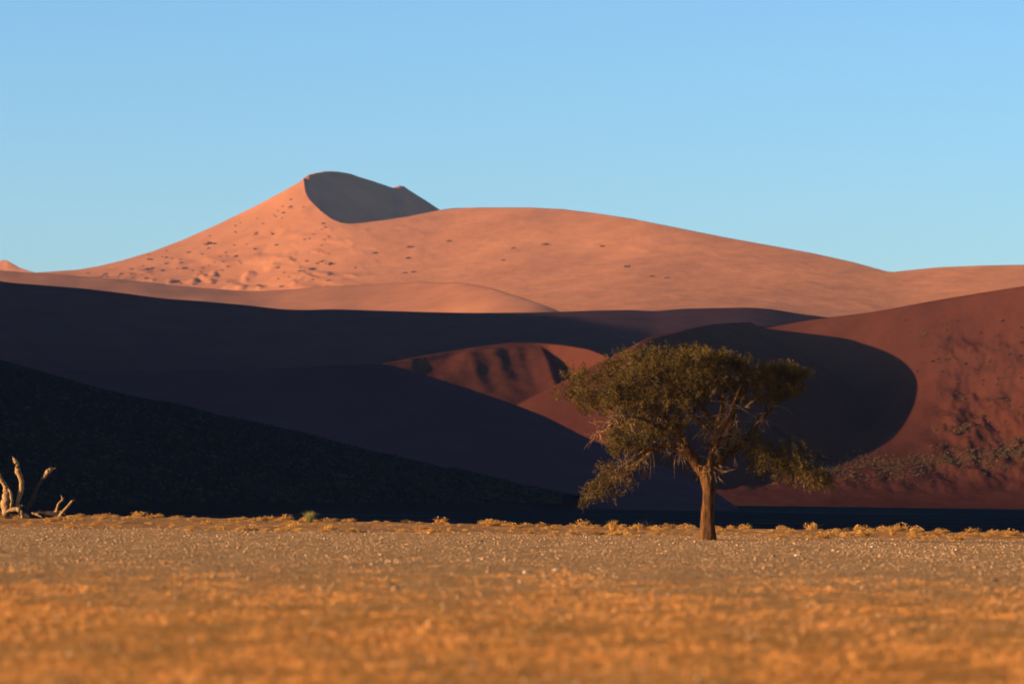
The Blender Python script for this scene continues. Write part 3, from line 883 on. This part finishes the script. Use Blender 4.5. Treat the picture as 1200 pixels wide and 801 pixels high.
for px, py, rx, ry, w in [(880, 522, 12, 12, .8), (892, 535, 16, 12, 1), (908, 528, 18, 12, 1), (912, 546, 16, 10, 1), (928, 540, 18, 10, 1), (940, 552, 16, 9, 1), (957, 556, 13, 8, .9), (970, 560, 8, 6, .6), (890, 512, 14, 9, .6), (925, 520, 18, 8, .3), (945, 530, 16, 9, .3), (866, 512, 8, 8, .3)]:
    for d in (-20, 12): CL.append((px, py, rx, ry, d, 16, int(20 * w)))

twigs = MB(); LV = []
anch = np.concatenate([l[0] for l in limbs[1:]]); arad = np.concatenate([l[1] for l in limbs[1:]])
for (px, py, rx, ry, d, rd, nt_) in CL:
    if random.random() < .10: continue
    nt_ = max(3, int(nt_ * random.uniform(.6, 1.25)))
    c = T(px, py, d)
    k = np.argmin(np.linalg.norm(anch - c, axis=1) + 0.6 * np.maximum(anch[:, 2] - c[2], 0))
    a = anch[k]
    mid = (a + c) / 2 + rng.normal(0, .12, 3) + np.array([0, 0, .10])
    r0 = min(arad[k] * .6, .045)
    V, F = tube([a, mid, c], [r0, r0 * .7, r0 * .4], 5, 0, 3); twigs.add(V, F)
    droop = 1.0 if (py > 535 or px > 865 and py > 500) else 0.0
    for q in range(nt_):
        v = rng.normal(0, 1, 3); v /= np.linalg.norm(v); v *= rng.uniform(.35, 1.05) ** .6
        e = c + v * np.array([rx, rd, ry]) * PXM
        m2 = (c + e) / 2 + rng.normal(0, .05, 3)
        if q % 2 == 0:
            V, F = tube([c, m2, e], [.011, .008, .004], 3, 0, 2); twigs.add(V, F)
        nl = 48
        up = np.array([v[0] * .6, v[1] * .6, (.55 if not droop else -.75) + .3 * v[2]]); up /= np.linalg.norm(up)
        along = rng.uniform(-.1, .38, nl)[:, None] * up * (1 + .3 * droop)
        LV.append(e + along + rng.normal(0, .05, (nl, 3)))
# dead hanging twigs and pale dry sprays inside the crown
sprays = MB()
for q in range(420):
    k = rng.integers(0, len(anch)); a = anch[k]
    if arad[k] < .02 or a[2] > 6.0: continue
    L = rng.uniform(.25, .8)
    dirn = np.array([rng.normal(-.3, .6), rng.normal(-.4, .6), rng.uniform(-.9, .7)]); dirn /= np.linalg.norm(dirn)
    V, F = tube([a, a + dirn * L * .5 + rng.normal(0, .06, 3), a + dirn * L + rng.normal(0, .09, 3) - np.array([0, 0, .12])], [.017, .012, .004], 4, 0, 3); sprays.add(V, F)
    for w in range(3):
        b0 = a + dirn * L * rng.uniform(.4, .95); dd = dirn + rng.normal(0, .7, 3)
        V, F = tube([b0, b0 + dd * .12, b0 + dd * .25 - np.array([0, 0, .06])], [.009, .007, .003], 3, 0, 2); sprays.add(V, F)
for q in range(9):            # hanging threads under the left limbs
    px = random.choice((752, 768, 772, 790, 806)) + random.gauss(0, 5); py = np.interp(px, [745, 770, 815], [545, 528, 538]); L = random.uniform(8, 34)
    a = T(px, py, random.uniform(0, 25)); b0 = a + np.array([rng.normal(0, .07), 0, -L * PXM])
    V, F = tube([a, (a + b0) / 2 + rng.normal(0, .03, 3), b0], [.010, .008, .003], 3, 0, 2); sprays.add(V, F)
LV = np.concatenate(LV); n = len(LV)
a = rng.normal(0, 1, (n, 3)); a /= np.linalg.norm(a, axis=1)[:, None]
b = np.cross(a, rng.normal(0, 1, (n, 3))); b /= np.linalg.norm(b, axis=1)[:, None]
s = rng.uniform(.017, .035, (n, 1))
Q = np.stack([LV - a * s - b * s * .45, LV + a * s - b * s * .45, LV + a * s + b * s * .45, LV - a * s + b * s * .45], 1).reshape(-1, 3)
crown = mesh_obj('crown', Q, np.arange(4 * n).reshape(n, 4), M_leaf, tree, smooth_shade=False)
twigs.build('twigs', M_char, tree)
o = sprays.build('dry_twigs', M_dry, tree); o['label'] = 'pale dead twigs hanging in the crown'

# a bare little bush left of the trunk
pb = on_ground(758, 620)
m = MB()
for q in range(34):
    an = rng.uniform(0, 6.28); el = rng.uniform(.25, 1.1); L = rng.uniform(.35, .85)
    dd = np.array([math.cos(an) * math.cos(el), math.sin(an) * math.cos(el), math.sin(el)])
    V, F = tube([np.zeros(3), dd * L * .5 + rng.normal(0, .05, 3), dd * L + rng.normal(0, .08, 3)], [.012, .009, .003], 4, 0, 2); m.add(V, F)
o = m.build('bare_bush', M_char); o.location = pb; tag(o, 'small bare twiggy bush left of the acacia trunk', 'bush')

# ------------------------------------------------------------------ dead tree at the left
DB = on_ground(30, 607)
DM = DB.y / FPX
dead = bpy.data.objects.new('dead_tree', None); dead.location = DB; col.objects.link(dead)
tag(dead, 'fallen dead tree with pale upright branches at the left edge of the strip', 'dead tree')


def D(px, py, d=0):
    return np.array(((px - 30) * DM, d * DM, (607 - py) * DM))


def dbranch(name, pts, mat, n=9, bark=.18, lab=None):
    V, F = tube([D(*p[:3]) for p in pts], [p[3] * DM * 1.2 for p in pts], n, 0.02, 5, bark * 1.7)
    m = MB(); m.add(V, F)
    e, e0, r = D(*pts[-1][:3]), D(*pts[-2][:3]), pts[-2][3] * DM
    for q in range(3):                      # splintered end
        dd = (e - e0) / np.linalg.norm(e - e0) + rng.normal(0, .35, 3)
        V, F = tube([e0 + (e - e0) * .4, e + dd * r * .4, e + dd * r * rng.uniform(1, 2.2)], [r * .45, r * .3, r * .06], 5, 0, 2); m.add(V, F)
    o = m.build(name, mat, dead)
    if lab: o['label'] = lab
    return o


dbranch('trunk', [(-30, 605, 4, 5), (-8, 603, 4, 5), (10, 603, 3, 5), (26, 603, 2, 4.6), (42, 603, 0, 3.6), (58, 602, 0, 3), (74, 604, -2, 2)], M_char, 12, .2, 'dark trunk lying along the ground')
dbranch('branch', [(7, 603, 0, 4.2), (6.5, 590, 0, 4.4), (7.5, 578, 0, 3.8), (6, 570, -1, 2.4), (2, 562, -2, 2), (-3, 552, -3, 1.4), (-8, 545, -3, .7)], M_dry, 10, .2, 'broad split branch leaning out of the left edge')
dbranch('branch', [(13, 598, -2, 1.6), (13.5, 586, -2, 1.9), (12.5, 577, -2, 1.7), (9, 570, -2, 1.0), (7, 566, -2, .5)], M_dry, 8, .12)
dbranch('branch', [(18, 601, 3, 1.8), (20, 590, 3, 2.0), (22.5, 580, 3, 2.5), (24.5, 570, 3, 2.7), (23.5, 560, 3, 2.5), (20.5, 552, 3, 2.7), (19.5, 546, 3, 1.9), (18, 541, 3, 2.1), (15.5, 537.5, 3, 1.3), (14.5, 536, 3, .6)], M_dry, 10, .16, 'tall pale curved branch')
dbranch('branch', [(30, 600, 4, 2.6), (36, 586, 8, 2.2), (42, 572, 10, 1.9), (48, 561, 12, 1.7)], M_char, 8, .15, 'dark branch carrying a broken end coloured as sunlit')
dbranch('branch', [(48, 561, 12, 1.5), (51.5, 556.5, 11, 2.1), (55, 552, 10, 2.6), (58.5, 549.5, 10, 2.0), (62, 548.5, 10, .6)], M_dry, 8, .12, 'broken branch end coloured as sunlit')  # paler wood colour stands in for sunlight on this end
dbranch('branch', [(9, 600, -5, 1.5), (16, 597, -6, 2.0), (23, 597, -7, 2.2), (26, 601, -8, 1.8), (27.5, 608, -9, 1.4)], M_dry, 8, .15, 'low pale branch bent to the ground')
dbranch('branch', [(21, 598, -3, 1.8), (25, 593.5, -3, 2.2), (28, 592.5, -3, 1.3), (29.5, 596, -3, .6)], M_char, 8, .15)
dbranch('branch', [(66, 602, 0, 1.3), (67, 594, 0, 1.3), (69.5, 589, 0, .9), (73, 585, 0, 1.1), (73.5, 583, 0, 1.0), (72, 581, 0, .6)], M_dry, 7, .12, 'short crooked pale stick')
dbranch('branch', [(68, 608, -6, 1.3), (74, 600, -6, 1.4), (80, 593, -6, 1.3), (85, 587, -6, 1.1), (86.5, 586, -6, .5)], M_dry, 7, .1, 'straight pale stick leaning right')
dbranch('branch', [(38, 601, -5, 1.0), (43, 602, -6, 1.3), (49, 605, -7, .9)], M_dry, 7, .1)

# ------------------------------------------------------------------ air, sky, sun, camera
def haze_box(x0, x1, y0, y1, z0, z1):
    V = np.array([(x, y, z) for x in (x0, x1) for y in (y0, y1) for z in (z0, z1)], float)
    F = np.array([(0, 1, 3, 2), (4, 6, 7, 5), (0, 4, 5, 1), (2, 3, 7, 6), (0, 2, 6, 4), (1, 5, 7, 3)])
    m = bpy.data.materials.new('haze'); m.use_nodes = True
    nt = m.node_tree; nt.nodes.remove(nt.nodes['Principled BSDF'])
    pv = nt.nodes.new('ShaderNodeVolumePrincipled')
    pv.inputs['Color'].default_value = (0.45, 0.64, 1.0, 1); pv.inputs['Density'].default_value = HAZE
    pv.inputs['Anisotropy'].default_value = 0.2
    nt.links.new(pv.outputs[0], nt.nodes['Material Output'].inputs['Volume'])
    return tag(mesh_obj('haze', V, F, m, smooth_shade=False), 'thin pale haze in the air over the plain and dunes', 'haze', kind='stuff')


HAZE = 1.9e-5
haze_box(-9500, 9500, -3100, 12500, -12, 470)

w = bpy.data.worlds.new('World'); sc.world = w; w.use_nodes = True
nt = w.node_tree
sky = nt.nodes.new('ShaderNodeTexSky'); sky.sky_type = 'NISHITA'; sky.sun_disc = False
sky.sun_elevation = SUN_EL; sky.sun_rotation = R(270) - SUN_A
sky.air_density, sky.dust_density, sky.ozone_density = 0.9, 0.5, 4.0
nt.links.new(sky.outputs[0], nt.nodes['Background'].inputs[0]); nt.nodes['Background'].inputs[1].default_value = 0.100

L = bpy.data.lights.new('sun', 'SUN'); L.energy = 5.0; L.angle = R(0.53); L.color = (1.0, 0.77, 0.52)
so = bpy.data.objects.new('sun', L); col.objects.link(so)
trav = Vector((math.cos(SUN_A) * math.cos(SUN_EL), math.sin(SUN_A) * math.cos(SUN_EL), -math.sin(SUN_EL)))
so.rotation_euler = trav.to_track_quat('-Z', 'Y').to_euler()

cam = bpy.data.cameras.new('camera'); co = bpy.data.objects.new('camera', cam); col.objects.link(co); sc.camera = co
co.location = CAM; co.rotation_euler = (R(90) + PITCH, 0, 0)
cam.sensor_width = 36; cam.lens = 135; cam.clip_start = 0.5; cam.clip_end = 30000
cam.dof.use_dof = True; cam.dof.focus_distance = 280; cam.dof.aperture_fstop = 0.135 / 0.125

sc.render.engine = 'CYCLES'
sc.cycles.use_denoising = True
sc.cycles.max_bounces = 5; sc.cycles.volume_bounces = 0
sc.view_settings.view_transform = 'Standard'; sc.view_settings.look = 'None'
sc.view_settings.exposure = 1.45; sc.view_settings.gamma = 1.0
